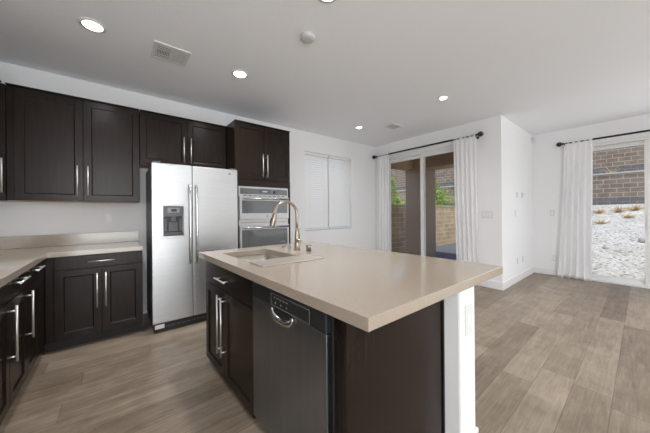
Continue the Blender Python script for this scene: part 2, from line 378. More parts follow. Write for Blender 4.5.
# ------------------------------------------------------------------ cabinet parts
class Face:
    """door plane: o = origin at bottom corner, U along width, N outward"""
    def __init__(s, o, U, N): s.o = Vector(o); s.U = Vector(U); s.N = Vector(N)
    def p(s, u, z, n): q = s.o+s.U*u+s.N*n; return (q.x, q.y, q.z+z)
def ring(mb, F, u0, u1, z0, z1, n): return mb.loop([F.p(u0, z0, n), F.p(u1, z0, n), F.p(u1, z1, n), F.p(u0, z1, n)])
def fbox(mb, F, u0, u1, z0, z1, n0, n1):
    a = ring(mb, F, u0, u1, z0, z1, n0); b = ring(mb, F, u0, u1, z0, z1, n1); mb.F(a); mb.F(b); mb.bridge(a, b); return mb
def shaker(F, u0, u1, z0, z1, tf=None, st=.06, t=.02):
    mb = MB(tf); a = ring(mb, F, u0, u1, z0, z1, .001); b = ring(mb, F, u0, u1, z0, z1, t)
    c = ring(mb, F, u0+st, u1-st, z0+st, z1-st, t); d = ring(mb, F, u0+st+.006, u1-st-.006, z0+st+.006, z1-st-.006, t-.009)
    mb.F(a); mb.bridge(a, b); mb.bridge(b, c); mb.bridge(c, d); mb.F(d); return mb
def slab(F, u0, u1, z0, z1, tf=None, t=.02): return fbox(MB(tf), F, u0, u1, z0, z1, .001, t)
def pull(F, u, z, L, vert, tf=None, n=.02, out=.036, r=.0062):
    mb = MB(tf); h = L/2; e = h-.03
    if vert:
        mb.tube([F.p(u, z-h, n+out), F.p(u, z+h, n+out)], r, 12)
        for s in (-e, e): mb.tube([F.p(u, z+s, n), F.p(u, z+s, n+out)], r*.8, 10)
    else:
        mb.tube([F.p(u-h, z, n+out), F.p(u+h, z, n+out)], r, 12)
        for s in (-e, e): mb.tube([F.p(u+s, z, n), F.p(u+s, z, n+out)], r*.8, 10)
    return mb
BV = .0018
def add_door(root, F, u0, u1, z0, z1, hu=None, hz=None, L=.32, tf=None):
    d = link('door', shaker(F, u0, u1, z0, z1, tf), ESP, root, BV)
    if hu is not None: link('handle', pull(F, hu, hz, L, True, tf), NICKEL, d)
    return d
def add_drawer(root, F, u0, u1, z0, z1, L=.2, tf=None):
    d = link('drawer', slab(F, u0, u1, z0, z1, tf), ESP, root, BV)
    link('handle', pull(F, (u0+u1)/2, (z0+z1)/2, L, False, tf), NICKEL, d); return d
X_, Y_ = (1, 0, 0), (0, 1, 0)

# wall cabinet over the back counter
yb = -.328
def wall_cab(name, x0, x1, z0, z1, label, split, zh0, zh1, d0=None):
    r = thing(name, ((x0+x1)/2, -.16, z0), label, 'cabinet', 'dark upper cabinets')
    b = MB(); b.box(x0, x1, yb, -.001, z0+.004, z1-.012); link('cabinet_body', b, ESP, r, BV)
    link('bottom_panel', MB().box(x0+.002, x1-.002, yb+.003, -.002, z0, z0+.004), ESPIN, r)
    link('top_moulding', MB().box(x0, x1, yb-.03, -.001, z1-.012, z1), ESP, r, .002)
    F = Face((0, yb, 0), X_, (0, -1, 0)); g = .0025
    a = d0 if d0 is not None else x0
    add_door(r, F, a+g, split-g, z0+.008, z1-.018, split-.042, (zh0+zh1)/2, zh1-zh0)
    add_door(r, F, split+g, x1-g, z0+.008, z1-.018, split+.025+.012, (zh0+zh1)/2, zh1-zh0)
    return r
wall_cab('upper_cabinet', -1.124, -.146, ZU0, ZU1, 'tall dark two door wall cabinet above the back counter', -.6146, 1.443, 1.742, -1.078)
wall_cab('upper_cabinet', -.143, .8185, 1.825, ZU1, 'short dark two door wall cabinet right over the fridge', .343, 1.878, 2.195)
# wall cabinet on the side wall, its doors face into the room
r = thing('upper_cabinet', (-1.30, -.65, ZU0), 'dark wall cabinet cut by the picture edge, its door seen edge on', 'cabinet', 'dark upper cabinets')
link('cabinet_body', MB().box(XL+.001, -1.184, -1.26, -.352, ZU0, ZU1-.012), ESP, r, BV)
link('cabinet_body', MB().box(XL+.001, -1.126, -.350, -.001, ZU0, ZU1-.012), ESP, r, BV)
link('top_moulding', MB().box(XL+.001, -1.14, -1.26, -.36, ZU1-.012, ZU1), ESP, r, .002)
F = Face((-1.184, 0, 0), Y_, (1, 0, 0))
add_door(r, F, -.86, -.40, ZU0+.008, ZU1-.018, -.445, 1.60, .3)
add_door(r, F, -1.258, -.865, ZU0+.008, ZU1-.018, -.91, 1.60, .3)

# oven tower
T0, T1, YT = .8215, 1.632, -.664
r = thing('oven_cabinet', ((T0+T1)/2, -.34, 0), 'full height dark cabinet tower holding the wall ovens', 'cabinet')
b = MB(); b.box(T0, T0+.02, YT, -.001, .1, ZU1-.014).box(T1-.02, T1, YT, -.001, .1, ZU1-.014).box(T0+.02, T1-.02, -.03, -.001, .1, ZU1-.014)
b.box(T0+.02, T1-.02, YT, -.03, ZU1-.034, ZU1-.014).box(T0+.02, T1-.02, YT, -.03, 1.605, 1.69).box(T0+.02, T1-.02, YT, -.03, .1, .30)
link('cabinet_body', b, ESP, r, BV)
link('top_moulding', MB().box(T0, T1+.004, YT-.03, -.001, ZU1-.014, ZU1), ESP, r, .002)
link('toe_kick', MB().box(T0+.003, T1-.003, YT+.07, -.002, 0, .1), DARK, r)
F = Face((0, YT, 0), X_, (0, -1, 0)); tm = (T0+T1)/2
add_door(r, F, T0+.004, tm-.002, 1.695, ZU1-.02, tm-.033, 1.885, .31)
add_door(r, F, tm+.002, T1-.004, 1.695, ZU1-.02, tm+.033, 1.885, .31)
fs = MB(); fbox(fs, F, T0+.001, T0+.042, .11, 1.692, 0.0005, .02); fbox(fs, F, T1-.034, T1-.001, .11, 1.692, .0005, .02); fbox(fs, F, T0+.042, T1-.034, 1.603, 1.692, .0005, .02)
link('face_frame', fs, ESP, r, BV)
d = link('drawer', slab(F, T0+.044, T1-.036, .11, .335), ESP, r, BV); link('handle', pull(F, tm, .24, .3, False), NICKEL, d)

# wall oven combination
O0, O1 = T0+.045, T1-.037; F = Face((0, YT-.004, 0), X_, (0, -1, 0)); om = (O0+O1)/2
r = thing('wall_oven', (om, YT-.02, .34), 'stainless double wall oven built into the dark tower', 'oven')
b = MB(); b.box(O0+.01, O1-.01, YT-.003, -.08, .345, 1.598); link('oven_body', b, FSIDE, r)
link('oven_frame', fbox(MB(), F, O0, O1, .342, 1.600, 0, .012), OVSTEEL, r, .002)
cp = link('control_panel', fbox(MB(), F, O0+.02, O1-.02, 1.497, 1.575, .0125, .022), OVG, r, .002)
link('display', fbox(MB(), F, om-.09, om+.09, 1.518, 1.556, .0222, .0235), BLACKG, cp)
link('display_digits', fbox(MB(), F, om-.04, om+.03, 1.530, 1.546, .0236, .0240), DISPLAY, cp)
k = MB(); k.lathe((om+.14, YT-.026, 1.536), [(.016, 0), (.016, -.012), (.012, -.016)], 20, 'Y'); link('knob', k, BLACKP, cp)
vt = MB()
for i in range(9): fbox(vt, F, O0+.06+i*.07, O0+.06+i*.07+.05, 1.474, 1.483, .0122, .0135)
link('vent_slots', vt, BLACKP, r)
def oven_door(z0, z1, gz0, gz1, hz):
    d = link('oven_door', fbox(MB(), F, O0+.004, O1-.004, z0, z1, .0125, .04), OVSTEEL, r, .004)
    link('door_glass', fbox(MB(), F, O0+.03, O1-.03, gz0, gz1, .0402, .0425), OVG, d, .001)
    link('oven_window', fbox(MB(), F, O0+.11, O1-.06, gz0+.03, gz1-.03, .0427, .0436), OVGLASS, d)
    h = MB(); h.tube([F.p(O0+.03, hz, .085), F.p(O1-.03, hz, .085)], .012, 14)
    for u in (O0+.045, O1-.045): h.tube([F.p(u, hz, .04), F.p(u, hz, .085)], .009, 10)
    link('handle', h, STEELH, d)
    return d
oven_door(1.165, 1.468, 1.245, 1.412, 1.437)
bd = MB(); bd.lathe((om+.0, YT-.0165, 1.205), [(.014, 0), (.014, -.003)], 20, 'Y')
link('trim_strip', fbox(MB(), F, O0+.03, O1-.03, 1.118, 1.126, .0125, .016), GREYP, r)
kn = MB()
oven_door(.40, 1.085, .50, 1.030, 1.055)
lg = MB(); lg.lathe((om+.02, YT-.0445, 1.205), [(.013, 0), (.013, -.0025), (.009, -.003)], 18, 'Y'); link('badge', lg, GREYP, r)

# ------------------------------------------------------------------ perimeter base cabinets
ZB = .868; YB = -.60
C1 = -.1385; XB = -.870
def base_body(r, x0, x1, y0, y1, toe):
    b = MB(); b.box(x0, x1, y0, y1, .1, ZB); link('cabinet_body', b, ESP, r, BV)
    link('toe_kick', MB().box(*toe, 0, .1), DARK, r)
r = thing('base_cabinet', (-.45, -.3, 0), 'dark base cabinet with one drawer and two doors beside the fridge', 'cabinet', 'dark base cabinets')
base_body(r, XB, C1-.004, YB, -.001, (XB, C1-.007, YB+.07, -.002))
F = Face((0, YB, 0), X_, (0, -1, 0))
link('filler', slab(F, XB+.022, -.797, .105, ZB-.002), ESP, r, BV)
add_drawer(r, F, -.793, C1-.006, .745, ZB-.004, .20)
bmid = -.468
add_door(r, F, -.793, bmid-.002, .108, .738, bmid-.034, .525, .33)
add_door(r, F, bmid+.002, C1-.006, .108, .738, bmid+.030, .525, .33)
F = Face((XB, 0, 0), Y_, (1, 0, 0))
units = [(-1.20, -.640, 'dark drawer and door base cabinet tucked into the counter corner', -.83, -.97, None),
         (-1.575, -1.202, 'dark drawer and door base cabinet, second out from the counter corner', None, -1.42, -1.235),
         (-2.35, -1.577, 'dark drawer and door base cabinet, third out, cut by the picture edge', None, -2.05, -1.612)]
for k, (ya, yc, lab, da, dh, hu) in enumerate(units):
    r = thing('base_cabinet', (XB-.3, (ya+yc)/2, 0), lab, 'cabinet', 'dark base cabinets')
    base_body(r, XL+.001, XB-.001, ya+.001, yc-.001, (XL+.002, XB-.07, ya+.002, yc-.002))
    d1 = da if da else yc
    if da: link('filler', slab(F, da+.002, yc-.002, .105, ZB-.002), ESP, r, BV)
    d = link('drawer', slab(F, ya+.002, d1-.002, .745, ZB-.004), ESP, r, BV)
    link('handle', pull(F, dh, .834, .21, False), NICKEL, d)
    add_door(r, F, ya+.002, d1-.002, .108, .738, hu, .555, .33)
# corner box under the worktop
# worktop
ct = thing('countertop', (-.8, -.32, .87), 'beige L shaped worktop along the back and side walls', 'countertop')
t = MB(); o = t.loop([(XL+.001, -.001, .870), (C1, -.001, .870), (C1, -.6468, .870), (-.831, -.6468, .870), (-.831, -2.37, .870), (XL+.001, -2.37, .870)])
o2 = t.loop([(XL+.001, -.001, .914), (C1, -.001, .914), (C1, -.6468, .914), (-.831, -.6468, .914), (-.831, -2.37, .914), (XL+.001, -2.37, .914)])
t.F(o); t.F(o2); t.bridge(o, o2); link('slab', t, QUARTZ, ct, .002)
link('backsplash', MB().box(XL+.021, C1-.002, -.0205, -.0012, .9142, 1.0396), QUARTZ, ct, .002)
link('backsplash', MB().box(XL+.001, XL+.0205, -2.37, -.0012, .9142, 1.0396), QUARTZ, ct, .002)

# ------------------------------------------------------------------ refrigerator
F0, FC, F1, YFR = -.0715, .3065, .8175, -.715
r = thing('refrigerator', ((F0+F1)/2, -.36, 0), 'stainless side by side fridge with a dispenser in its narrow door', 'refrigerator')
link('fridge_body', MB().box(F0+.004, F1-.004, YFR, -.04, .05, 1.762), FSIDE, r, .004)
F = Face((0, YFR-.004, 0), X_, (0, -1, 0)); Tn = .056
def holed(mb, F, u0, u1, z0, z1, h, n0, n1, nd):
    a = ring(mb, F, u0, u1, z0, z1, n0); b = ring(mb, F, u0, u1, z0, z1, n1); c = ring(mb, F, *h, n1); d = ring(mb, F, *h, nd)
    mb.F(a); mb.bridge(a, b); mb.bridge(b, c); mb.bridge(c, d); mb.F(d); return mb
DH = (.022, .224, 1.00, 1.338)
fd = link('freezer_door', holed(MB(), F, F0, FC-.003, .105, 1.783, DH, 0, Tn, .012), STEEL, r, .007, 3)
rd = link('fridge_door', fbox(MB(), F, FC+.003, F1, .105, 1.783, 0, Tn), STEEL, r, .007, 3)
def fr_handle(u):
    pts = [F.p(u, .70, Tn-.002), F.p(u, .705, Tn+.03)]
    for i in range(13):
        a = i/12; pts.append(F.p(u, .73+a*(1.535-.73), Tn+.046+.016*math.sin(PI*a)))
    pts += [F.p(u, 1.56, Tn+.03), F.p(u, 1.565, Tn-.002)]
    return MB().tube(pts, .0135, 14)
link('handle', fr_handle(FC-.034), STEELH, fd); link('handle', fr_handle(FC+.034), STEELH, rd)
# dispenser
bz = MB(); c = [ring(bz, F, DH[0]-.012, DH[1]+.012, DH[2]-.014, DH[3]+.010, n) for n in (Tn+.0005, Tn+.007)]
c2 = [ring(bz, F, DH[0]+.006, DH[1]-.006, DH[2]+.012, DH[3]-.006, n) for n in (Tn+.007, Tn-.02)]
bz.bridge(c[0], c[1]); bz.bridge(c[1], c2[0]); bz.bridge(c2[0], c2[1])
dp = link('dispenser_bezel', bz, mat('dispenser_silver', (.62, .62, .63, 1), .3, .6), fd, .002)
link('dispenser_panel', fbox(MB(), F, DH[0]+.008, DH[1]-.008, 1.222, DH[3]-.008, .014, Tn+.004), DISPG, fd, .003)
link('dispenser_display', fbox(MB(), F, .067, .179, 1.262, 1.312, Tn+.0045, Tn+.006), GREYP, fd)
link('dispenser_screen', fbox(MB(), F, .100, .152, 1.272, 1.302, Tn+.0062, Tn+.007), BLACKG, fd)
link('dispenser_cavity', fbox(MB(), F, DH[0]+.007, DH[1]-.007, 1.013, 1.220, .0125, .016), BLACKP, fd)
pd = MB(); fbox(pd, F, .080, .167, 1.06, 1.16, .018, .024); fbox(pd, F, .100, .144, 1.17, 1.219, .018, .045); fbox(pd, F, .038, .062, 1.06, 1.20, .018, .022); fbox(pd, F, .182, .207, 1.06, 1.20, .018, .022)
link('dispenser_paddle', pd, DISPG, fd, .003)
link('drip_tray', fbox(MB(), F, DH[0]+.010, DH[1]-.010, 1.014, 1.050, .017, Tn-.004), mat('drip_tray_grey', (.07, .07, .075, 1), .3, .3), fd, .003)
gr = MB(); fbox(gr, F, F0+.01, F1-.01, .012, .100, .002, .03)
gl = link('base_grille', gr, BLACKP, r, .003)
sl = MB()
for i in range(14): fbox(sl, F, F0+.12+i*.05, F0+.12+i*.05+.035, .05, .062, .0302, .032)
link('grille_slots', sl, FSIDE, gl)
link('foot_cover', fbox(MB(), F, F0+.02, F0+.105, .045, .088, .0303, .04), PLASTIC, gl, .004)
for x in (F0+.06, F1-.06):
    for y in (YFR+.06, -.12):
        ft = MB(); ft.lathe((x, y, 0), [(.022, 0), (.022, .02), (.012, .022), (.012, .051)], 14); link('levelling_foot', ft, BLACKP, r)
for u in (F0+.045, F1-.045):
    h = MB(); h.box(u-.035, u+.035, YFR-.05, YFR+.07, 1.7835, 1.80); link('hinge_cap', h, FSIDE, r, .004)
lg = MB(); lg.lathe((.722, YFR-.0605, 1.728), [(.014, 0), (.014, -.003), (.010, -.0035)], 20, 'Y'); link('badge', lg, GREYP, rd)
# water line box at the wall beside the fridge

# ------------------------------------------------------------------ island (slightly out of square with the room)
IO = Vector((.281, -3.385, 0)); IU = Vector((1, -.012, 0)); IV = Vector((-.040, 1, 0))
def I(a, b, z): q = IO+IU*a+IV*b; return (q.x, q.y, z)
def IB(*boxes):
    m = MB(I)
    for b in boxes: m.box(*b)
    return m
B1 = 1.885; A1 = 1.215
SA0, SA1, SB0, SB1 = .128, .525, .965, 1.69
# worktop with the sink cut-out
r = thing('island_countertop', I(.6, .9, .872), 'beige stone slab topping the island around the sink', 'countertop')
ZT0 = .868
t = MB(I)
def rect(z, a0, a1, b0, b1): return t.loop([(a0, b0, z), (a1, b0, z), (a1, b1, z), (a0, b1, z)])
o0 = rect(ZT0, 0, A1, 0, B1); o1 = rect(.914, 0, A1, 0, B1); h0 = rect(ZT0, SA0, SA1, SB0, SB1); h1 = rect(.914, SA0, SA1, SB0, SB1)
t.bridge(o0, o1); t.bridge(o1, h1); t.bridge(h1, h0); t.bridge(h0, o0)
link('slab', t, QUARTZ, r, .0025)
# sink
r = thing('sink', I((SA0+SA1)/2, (SB0+SB1)/2, .67), 'stainless undermount kitchen sink set in the island worktop', 'sink')
t = MB(I)
def ri(z, d):
    a0, a1, b0, b1 = SA0-d, SA1+d, SB0-d, SB1+d; R = max(.004, .03-d) if d <= 0 else .03
    pts = []
    for (cx, cy, s0) in ((a1-R, b1-R, 0), (a0+R, b1-R, 1), (a0+R, b0+R, 2), (a1-R, b0+R, 3)):
        for k in range(6):
            an = (s0+k/5)*PI/2; pts.append((cx+R*math.cos(an), cy+R*math.sin(an), z))
    return t.loop(pts)
rings = [ri(.8675, .025), ri(.8675, .001), ri(.70, -.006), ri(.682, -.03), ri(.680, -.06)]
for a, b in zip(rings, rings[1:]): t.bridge(a, b, True)
t.F(rings[-1])
outer = [ri(.8645, .025), ri(.8645, .006), ri(.69, .004), ri(.674, -.03)]
t.bridge(rings[0], outer[0])
for a, b in zip(outer, outer[1:]): t.bridge(a, b)
t.F(outer[-1]); link('bowl', t, SINKM, r)
dr = MB(); q = I((SA0+SA1)/2, (SB0+SB1)/2+.05, .6805); dr.lathe(q, [(.055, 0), (.055, .003), (.042, .003), (.035, .001), (.01, .001)], 24); link('drain', dr, NICKEL, r)
# board over the near end
t = IB((.112, .592, .925, 1.125, .9146, .924)); tag(link('drainboard', t, TRAY, None, .003), 'flat pale steel drainboard plate laid over one end of the sink', 'drainboard')
# faucet: base, column, gooseneck toward the bowl
fb = Vector(I(.69, 1.418, .9142)); dl = (-IU).normalized()
r = thing('faucet', fb, 'brushed gooseneck pull down faucet standing behind the sink', 'faucet')
m = MB(); m.lathe(fb, [(.030, 0), (.030, .006), (.024, .010), (.022, .06), (.021, .11), (.0155, .17), (.0135, .20)], 24); link('faucet_body', m, FAUCETM, r)
R = .108; top = fb+Vector((0, 0, .325))
pts = [fb+Vector((0, 0, .19)), fb+Vector((0, 0, .26))]+[top+dl*R+(-dl)*(R*math.cos(a))+Vector((0, 0, 1))*(R*math.sin(a)) for a in [PI*i/22*.94 for i in range(23)]]
m = MB(); m.tube(pts, .0125, 14); link('spout', m, FAUCETM, r)
e = pts[-1]; tdir = (pts[-1]-pts[-2]).normalized()
m = MB(); m.tube([e-tdir*.005, e+tdir*.012, e+tdir*.05, e+tdir*.125, e+tdir*.13], [.0145, .018, .0215, .024, .021], 16); hd = link('spray_head', m, FAUCETM, r)
m = MB(); bpt = e+tdir*.075+dl*.021; m.tube([bpt-tdir*.02, bpt+tdir*.02], .007, 10); link('spray_button', m, BLACKP, hd)
nd = Vector((IV.x, IV.y, 0)).normalized()*-1
m = MB(); kb = fb+Vector((0, 0, .085)); m.tube([kb+nd*.015, kb+nd*.045, kb+nd*.052], [.017, .019, .015], 16)
m.tube([kb+nd*.036+Vector((0, 0, .01)), kb+nd*.038+Vector((0, 0, .115))], [.0055, .0045], 10); link('lever_handle', m, FAUCETM, r)
sp_ = Vector(I(.707, 1.672, .9142))
r = thing('soap_dispenser', sp_, 'small dark pump nozzle on the counter behind the sink, nearest the ovens', 'soap dispenser')
m = MB(); m.lathe(sp_, [(.022, 0), (.022, .004), (.009, .012), (.007, .04)], 18); link('pump_base', m, FAUCETM, r)
m = MB(); m.tube([sp_+Vector((0, 0, .035)), sp_+Vector((0, 0, .06))], .009, 12); m.tube([sp_+Vector((0, 0, .055)), sp_+dl*.05+Vector((0, 0, .05))], .005, 10); link('pump_nozzle', m, DISPG, r)
ag = Vector(I(.726, 1.295, .9142)); m = MB(); m.lathe(ag, [(.021, 0), (.021, .052), (.018, .056)], 24)
tag(link('air_gap_cap', m, FAUCETM), 'short plain metal cylinder cap on the counter beside the faucet', 'air gap')

# island body
AF = .040   # carcass front, doors stand proud to a = .02
BS0, BS1 = .875, 1.770
IF = Face((AF, 0, 0), Y_, (-1, 0, 0))
r = thing('sink_cabinet', I(.3, 1.32, 0), 'dark island cabinet under the sink with two long bar handles', 'cabinet')
b = IB((AF, .62, BS0, BS0+.018, .09, .862), (AF, .62, BS1-.018, BS1, .09, .862), (.602, .62, BS0+.018, BS1-.018, .09, .862), (AF, .602, BS0+.018, BS1-.018, .09, .108), (AF, AF+.02, BS0+.018, BS1-.018, .845, .862), (AF, AF+.02, BS0+.018, BS1-.018, .66, .70))
link('cabinet_body', b, ESP, r, BV)
link('toe_kick', IB((AF+.035, .60, BS0+.002, BS1-.002, 0, .09)), DARK, r)
d = link('drawer', slab(IF, BS0+.003, BS1-.003, .695, .858, I), ESP, r, BV)
link('handle', pull(IF, (BS0+BS1)/2+.02, .775, .20, False, I), NICKEL, d)
sm = (BS0+BS1)/2+.03
add_door(r, IF, BS0+.003, sm-.002, .05, .688, sm-.040, .45, .42, I)
add_door(r, IF, sm+.002, BS1-.003, .05, .688, sm+.034, .45, .42, I)

# dishwasher
DB0, DB1 = .218, .868
r = thing('dishwasher', I(.3, .55, 0), 'dark stainless dishwasher with a scooped pocket handle in the island', 'dishwasher')
DF = Face((AF+.004, 0, 0), Y_, (-1, 0, 0))
link('tub', IB((AF+.006, .60, DB0+.006, DB1-.006, .10, .862)), FSIDE, r)
link('dishwasher_door', slab(DF, DB0+.003, DB1-.003, .09, .775, I, .032), DWSTEEL, r, .003)
cpn = link('control_panel', slab(DF, DB0+.003, DB1-.003, .778, .858, I, .034), DWPANEL, r, .003)
# outlined key field
fm = MB(I); k0, k1, kz0, kz1 = .325, .648, .785, .846
for (u0, u1, z0, z1) in ((k0, k1, kz0, kz0+.002), (k0, k1, kz1-.002, kz1), (k0, k0+.002, kz0, kz1), (k1-.002, k1, kz0, kz1)): fbox(fm, DF, u0, u1, z0, z1, .0342, .0346)
link('key_outline', fm, GREYP, cpn)
random.seed(4)
bt_ = MB(I)
for i in range(5): fbox(bt_, DF, k1-.045-i*.028, k1-.045-i*.028+.016, .826, .831, .0342, .0347)
for i in range(3): fbox(bt_, DF, k1-.05-i*.05, k1-.05-i*.05+.010, .800, .807, .0342, .0347)
link('key_marks', bt_, KEYM, cpn)
# scooped pocket handle: crescent rim with a dark hollow
hc = .542
cr_ = MB(I); hol = MB(I); N = 18; rim_o = []; rim_i = []
for i in range(N+1):
    a = PI*i/N
    rim_o.append((hc-.102*math.cos(a), .776-.066*math.sin(a)**.8)); rim_i.append((hc-.084*math.cos(a), .776-.034*math.sin(a)**.9))
A0 = cr_.loop([DF.p(u, z, .0325) for u, z in rim_o]); A2 = cr_.loop([DF.p(u, z, .046) for u, z in rim_o]); B2 = cr_.loop([DF.p(u, z, .040) for u, z in rim_i]); B0 = cr_.loop([DF.p(u, z, .0325) for u, z in rim_i])
for L0, L1 in ((A0, A2), (A2, B2), (B2, B0), (B0, A0)):
    for i in range(N): cr_.F((L0[i], L0[i+1], L1[i+1], L1[i]), True)
cr_.F((A0[0], A2[0], B2[0], B0[0])); cr_.F((A0[N], A2[N], B2[N], B0[N]))
hh = link('pocket_handle', cr_, STEELH, r)
q = hol.loop([DF.p(u, z, .0326) for u, z in rim_i]+[DF.p(hc+.06, .784, .0326), DF.p(hc-.06, .784, .0326)]); q2 = hol.loop([DF.p(u, z, .0350) for u, z in rim_i]+[DF.p(hc+.06, .784, .0350), DF.p(hc-.06, .784, .0350)])
hol.F(q); hol.F(q2); hol.bridge(q, q2); link('handle_hollow', hol, BLACKP, hh)
link('toe_panel', IB((AF+.045, .59, DB0+.006, DB1-.006, 0, .086)), BLACKP, r)

# end panel with filler + pony wall behind the cabinets
PB = .118
r = thing('island_end_panel', I(.35, PB, 0), 'broad dark wood panel closing the near end of the island', 'panel')
link('panel_board', IB((AF-.022, .712, PB, PB+.02, 0, .8665)), ESP, r, BV)
link('filler', IB((AF+.006, AF+.03, PB+.0205, DB0-.003, 0, .8665)), ESP, r, BV)
link('edge_trim', IB((.698, .7125, PB-.008, PB-.0003, 0, .8665)), ESP, r, .002)
mb = IB((.714, .888, .030, BS1, 0, .8675)); struct('wall_island', mb, WALL, 'white half wall carrying the overhanging end of the island top', 'wall', bevel=.012)
struct('baseboard_island', IB((.8885, .897, .021, BS1, 0, .075), (.714, .8885, .021, .0295, 0, .075)), TRIM, 'white baseboard around the foot of the island half wall', 'baseboard', bevel=.003)

# ------------------------------------------------------------------ cover plates, sensors
def plate(axis, c, w_, h_, label, kind='outlet', gangs=1, grp='wall cover plates', tf=None):
    """axis: outward normal ('-Y' or '-X')"""
    F = Face(c, X_, (0, -1, 0)) if axis == '-Y' else Face(c, Y_, (-1, 0, 0))
    r = thing('outlet_cover' if kind == 'outlet' else 'switch_cover', tuple(c) if not tf else tf(*c), label, 'outlet' if kind == 'outlet' else 'light switch', grp)
    link('cover_plate', fbox(MB(tf), F, -w_/2, w_/2, -h_/2, h_/2, .0005, .006), PLASTIC, r, .002)
    for g in range(gangs):
        u = (g-(gangs-1)/2)*.046
        if kind == 'outlet': link('socket_insert', fbox(MB(tf), F, u-.017, u+.017, -.034, .034, .0062, .0085), TRIM, r, .002)
        else: link('rocker', fbox(MB(tf), F, u-.016, u+.016, -.033, .033, .0062, .0095), TRIM, r, .002)
plate('-Y', (.797, .030, .69), .078, .155, 'white outlet cover on the end of the island half wall', tf=I)
plate('-Y', (-.43, 0, 1.215), .07, .115, 'white outlet cover above the back counter')
plate('-X', (XD, -2.34, 1.19), .165, .115, 'triple white switch plate beside the dining curtain', 'switch', 3)
plate('-Y', (5.13, YJ, .365), .07, .115, 'low white outlet on the bright return wall nearer its outer corner')
plate('-Y', (5.45, YJ, .357), .07, .115, 'low white outlet on the bright return wall nearer the inner corner')
plate('-X', (XR, -2.845, 1.195), .07, .115, 'single white switch on the wall beside the gravel door curtain', 'switch')
plate('-X', (XR, -2.87, .33), .07, .115, 'low white outlet on the wall beside the gravel door curtain')
def wallbox(name, c, w_, h_, d_, label, cat):
    F = Face(c, X_, (0, -1, 0)); r = thing(name, c, label, cat)
    link('housing', fbox(MB(), F, -w_/2, w_/2, -h_/2, h_/2, .0005, d_), PLASTIC, r, .004)
    link('screen', fbox(MB(), F, -w_*.32, w_*.32, -h_*.05, h_*.28, d_+.0002, d_+.001), MARK, r)
wallbox('thermostat', (5.10, YJ, 1.525), .07, .10, .02, 'small white thermostat high on the bright return wall', 'thermostat')
wallbox('alarm_keypad', (5.40, YJ, 1.53), .07, .10, .02, 'white keypad beside the thermostat toward the inner corner', 'keypad')
plate('-Y', (5.03, YJ, 1.2), .07, .115, 'white switch on the bright return wall below the thermostat', 'switch')
m = MB(); m.box(XR-.10, XR-.02, YJ-.06, YJ-.001, 2.62, 2.70); tag(link('motion_sensor', m, PLASTIC, None, .012), 'small white sensor high in the corner of the return wall', 'sensor')

# ------------------------------------------------------------------ ceiling fittings
def downlight(x, y, rad, label, power=46):
    r = thing('recessed_light', (x, y, ZC), label, 'ceiling light', 'recessed ceiling lights')
    m = MB(); m.lathe((x, y, ZC), [(rad*.82, -.0005), (rad, -.0005), (rad+.012, -.003), (rad+.012, -.007), (rad*.84, -.010)], 36); link('trim_ring', m, PLASTIC, r)
    m = MB(); m.lathe((x, y, ZC), [(rad*.82, -.0102), (rad*.82, -.012), (rad*.5, -.0135), (.004, -.014)], 36); link('diffuser', m, LAMP, r)
    d = bpy.data.lights.new('lamp_light', 'SPOT'); d.energy = power; d.spot_size = math.radians(150); d.spot_blend = .9; d.shadow_soft_size = .06; d.color = (.97, .98, 1)
    o = bpy.data.objects.new('lamp_light', d); COL.objects.link(o); o.parent = r; o.location = (0, 0, -.05)
downlight(-.490, -1.21, .075, 'lit recessed light closest to the cut off wall cabinet')
downlight(.690, -1.221, .075, 'lit recessed light in front of the oven tower')
downlight(3.012, -2.289, .055, 'lit recessed light in front of the patio slider', 22)
downlight(2.999, -.783, .055, 'lit recessed light in front of the window blinds', 18)
downlight(.776, -2.60, .075, 'recessed light above the island, cut by the picture top')
m = MB(); m.lathe((.924, -2.16, ZC), [(.062, -.0005), (.062, -.02), (.056, -.03), (.03, -.034), (.004, -.034)], 32)
tag(link('smoke_detector', m, mat('detector_plastic', (.62, .62, .61, 1), .5)), 'round white smoke detector on the bare ceiling above the island', 'smoke detector')
def vent(x0, x1, y0, y1, label, bars):
    r = thing('ceiling_vent', ((x0+x1)/2, (y0+y1)/2, ZC), label, 'air vent', 'ceiling vents')
    f = MB(); b_ = .028; z0, z1 = ZC-.012, ZC-.0005
    f.box(x0, x1, y0, y0+b_, z0, z1).box(x0, x1, y1-b_, y1, z0, z1).box(x0, x0+b_, y0+b_, y1-b_, z0, z1).box(x1-b_, x1, y0+b_, y1-b_, z0, z1)
    xm = (x0+x1)/2; f.box(xm-.008, xm+.008, y0+b_, y1-b_, z0, z1); link('vent_frame', f, PLASTIC, r, .002)
    link('backing', MB().box(x0+b_, x1-b_, y0+b_, y1-b_, ZC-.0015, ZC-.0006), FSIDE, r)
    s = MB(); yi0, yi1 = y0+b_, y1-b_
    if bars:
        ym0, ym1 = yi0+(yi1-yi0)*.36, yi0+(yi1-yi0)*.66
        n = 9                                                 # cross fins in the first half's middle band
        for i in range(n):
            xx = x0+b_+(xm-.008-x0-b_)*(i+.5)/n; s.box(xx-.0035, xx+.0035, ym0, ym1, z0+.001, z0+.003)
        rows = [(yi0, ym0), (ym1, yi1)]
    else: rows = [(yi0, yi1)]
    for (ra, rb) in rows:
        k = max(2, int((rb-ra)/.022))
        for i in range(k):
            ya = ra+(rb-ra)*(i+.12)/k; s.box(x0+b_, xm-.008, ya, ya+(rb-ra)/k*.6, z0+.001, z0+.003)
    k = int((yi1-yi0)/.018)
    for i in range(k):
        ya = yi0+(yi1-yi0)*(i+.12)/k; s.box(xm+.008, x1-b_, ya, ya+(yi1-yi0)/k*.6, z0+.001, z0+.003)
    link('louvres', s, PLASTIC, r)
vent(-.092, .20, -1.30, -1.01, 'square white ceiling vent between the two kitchen lights', True)
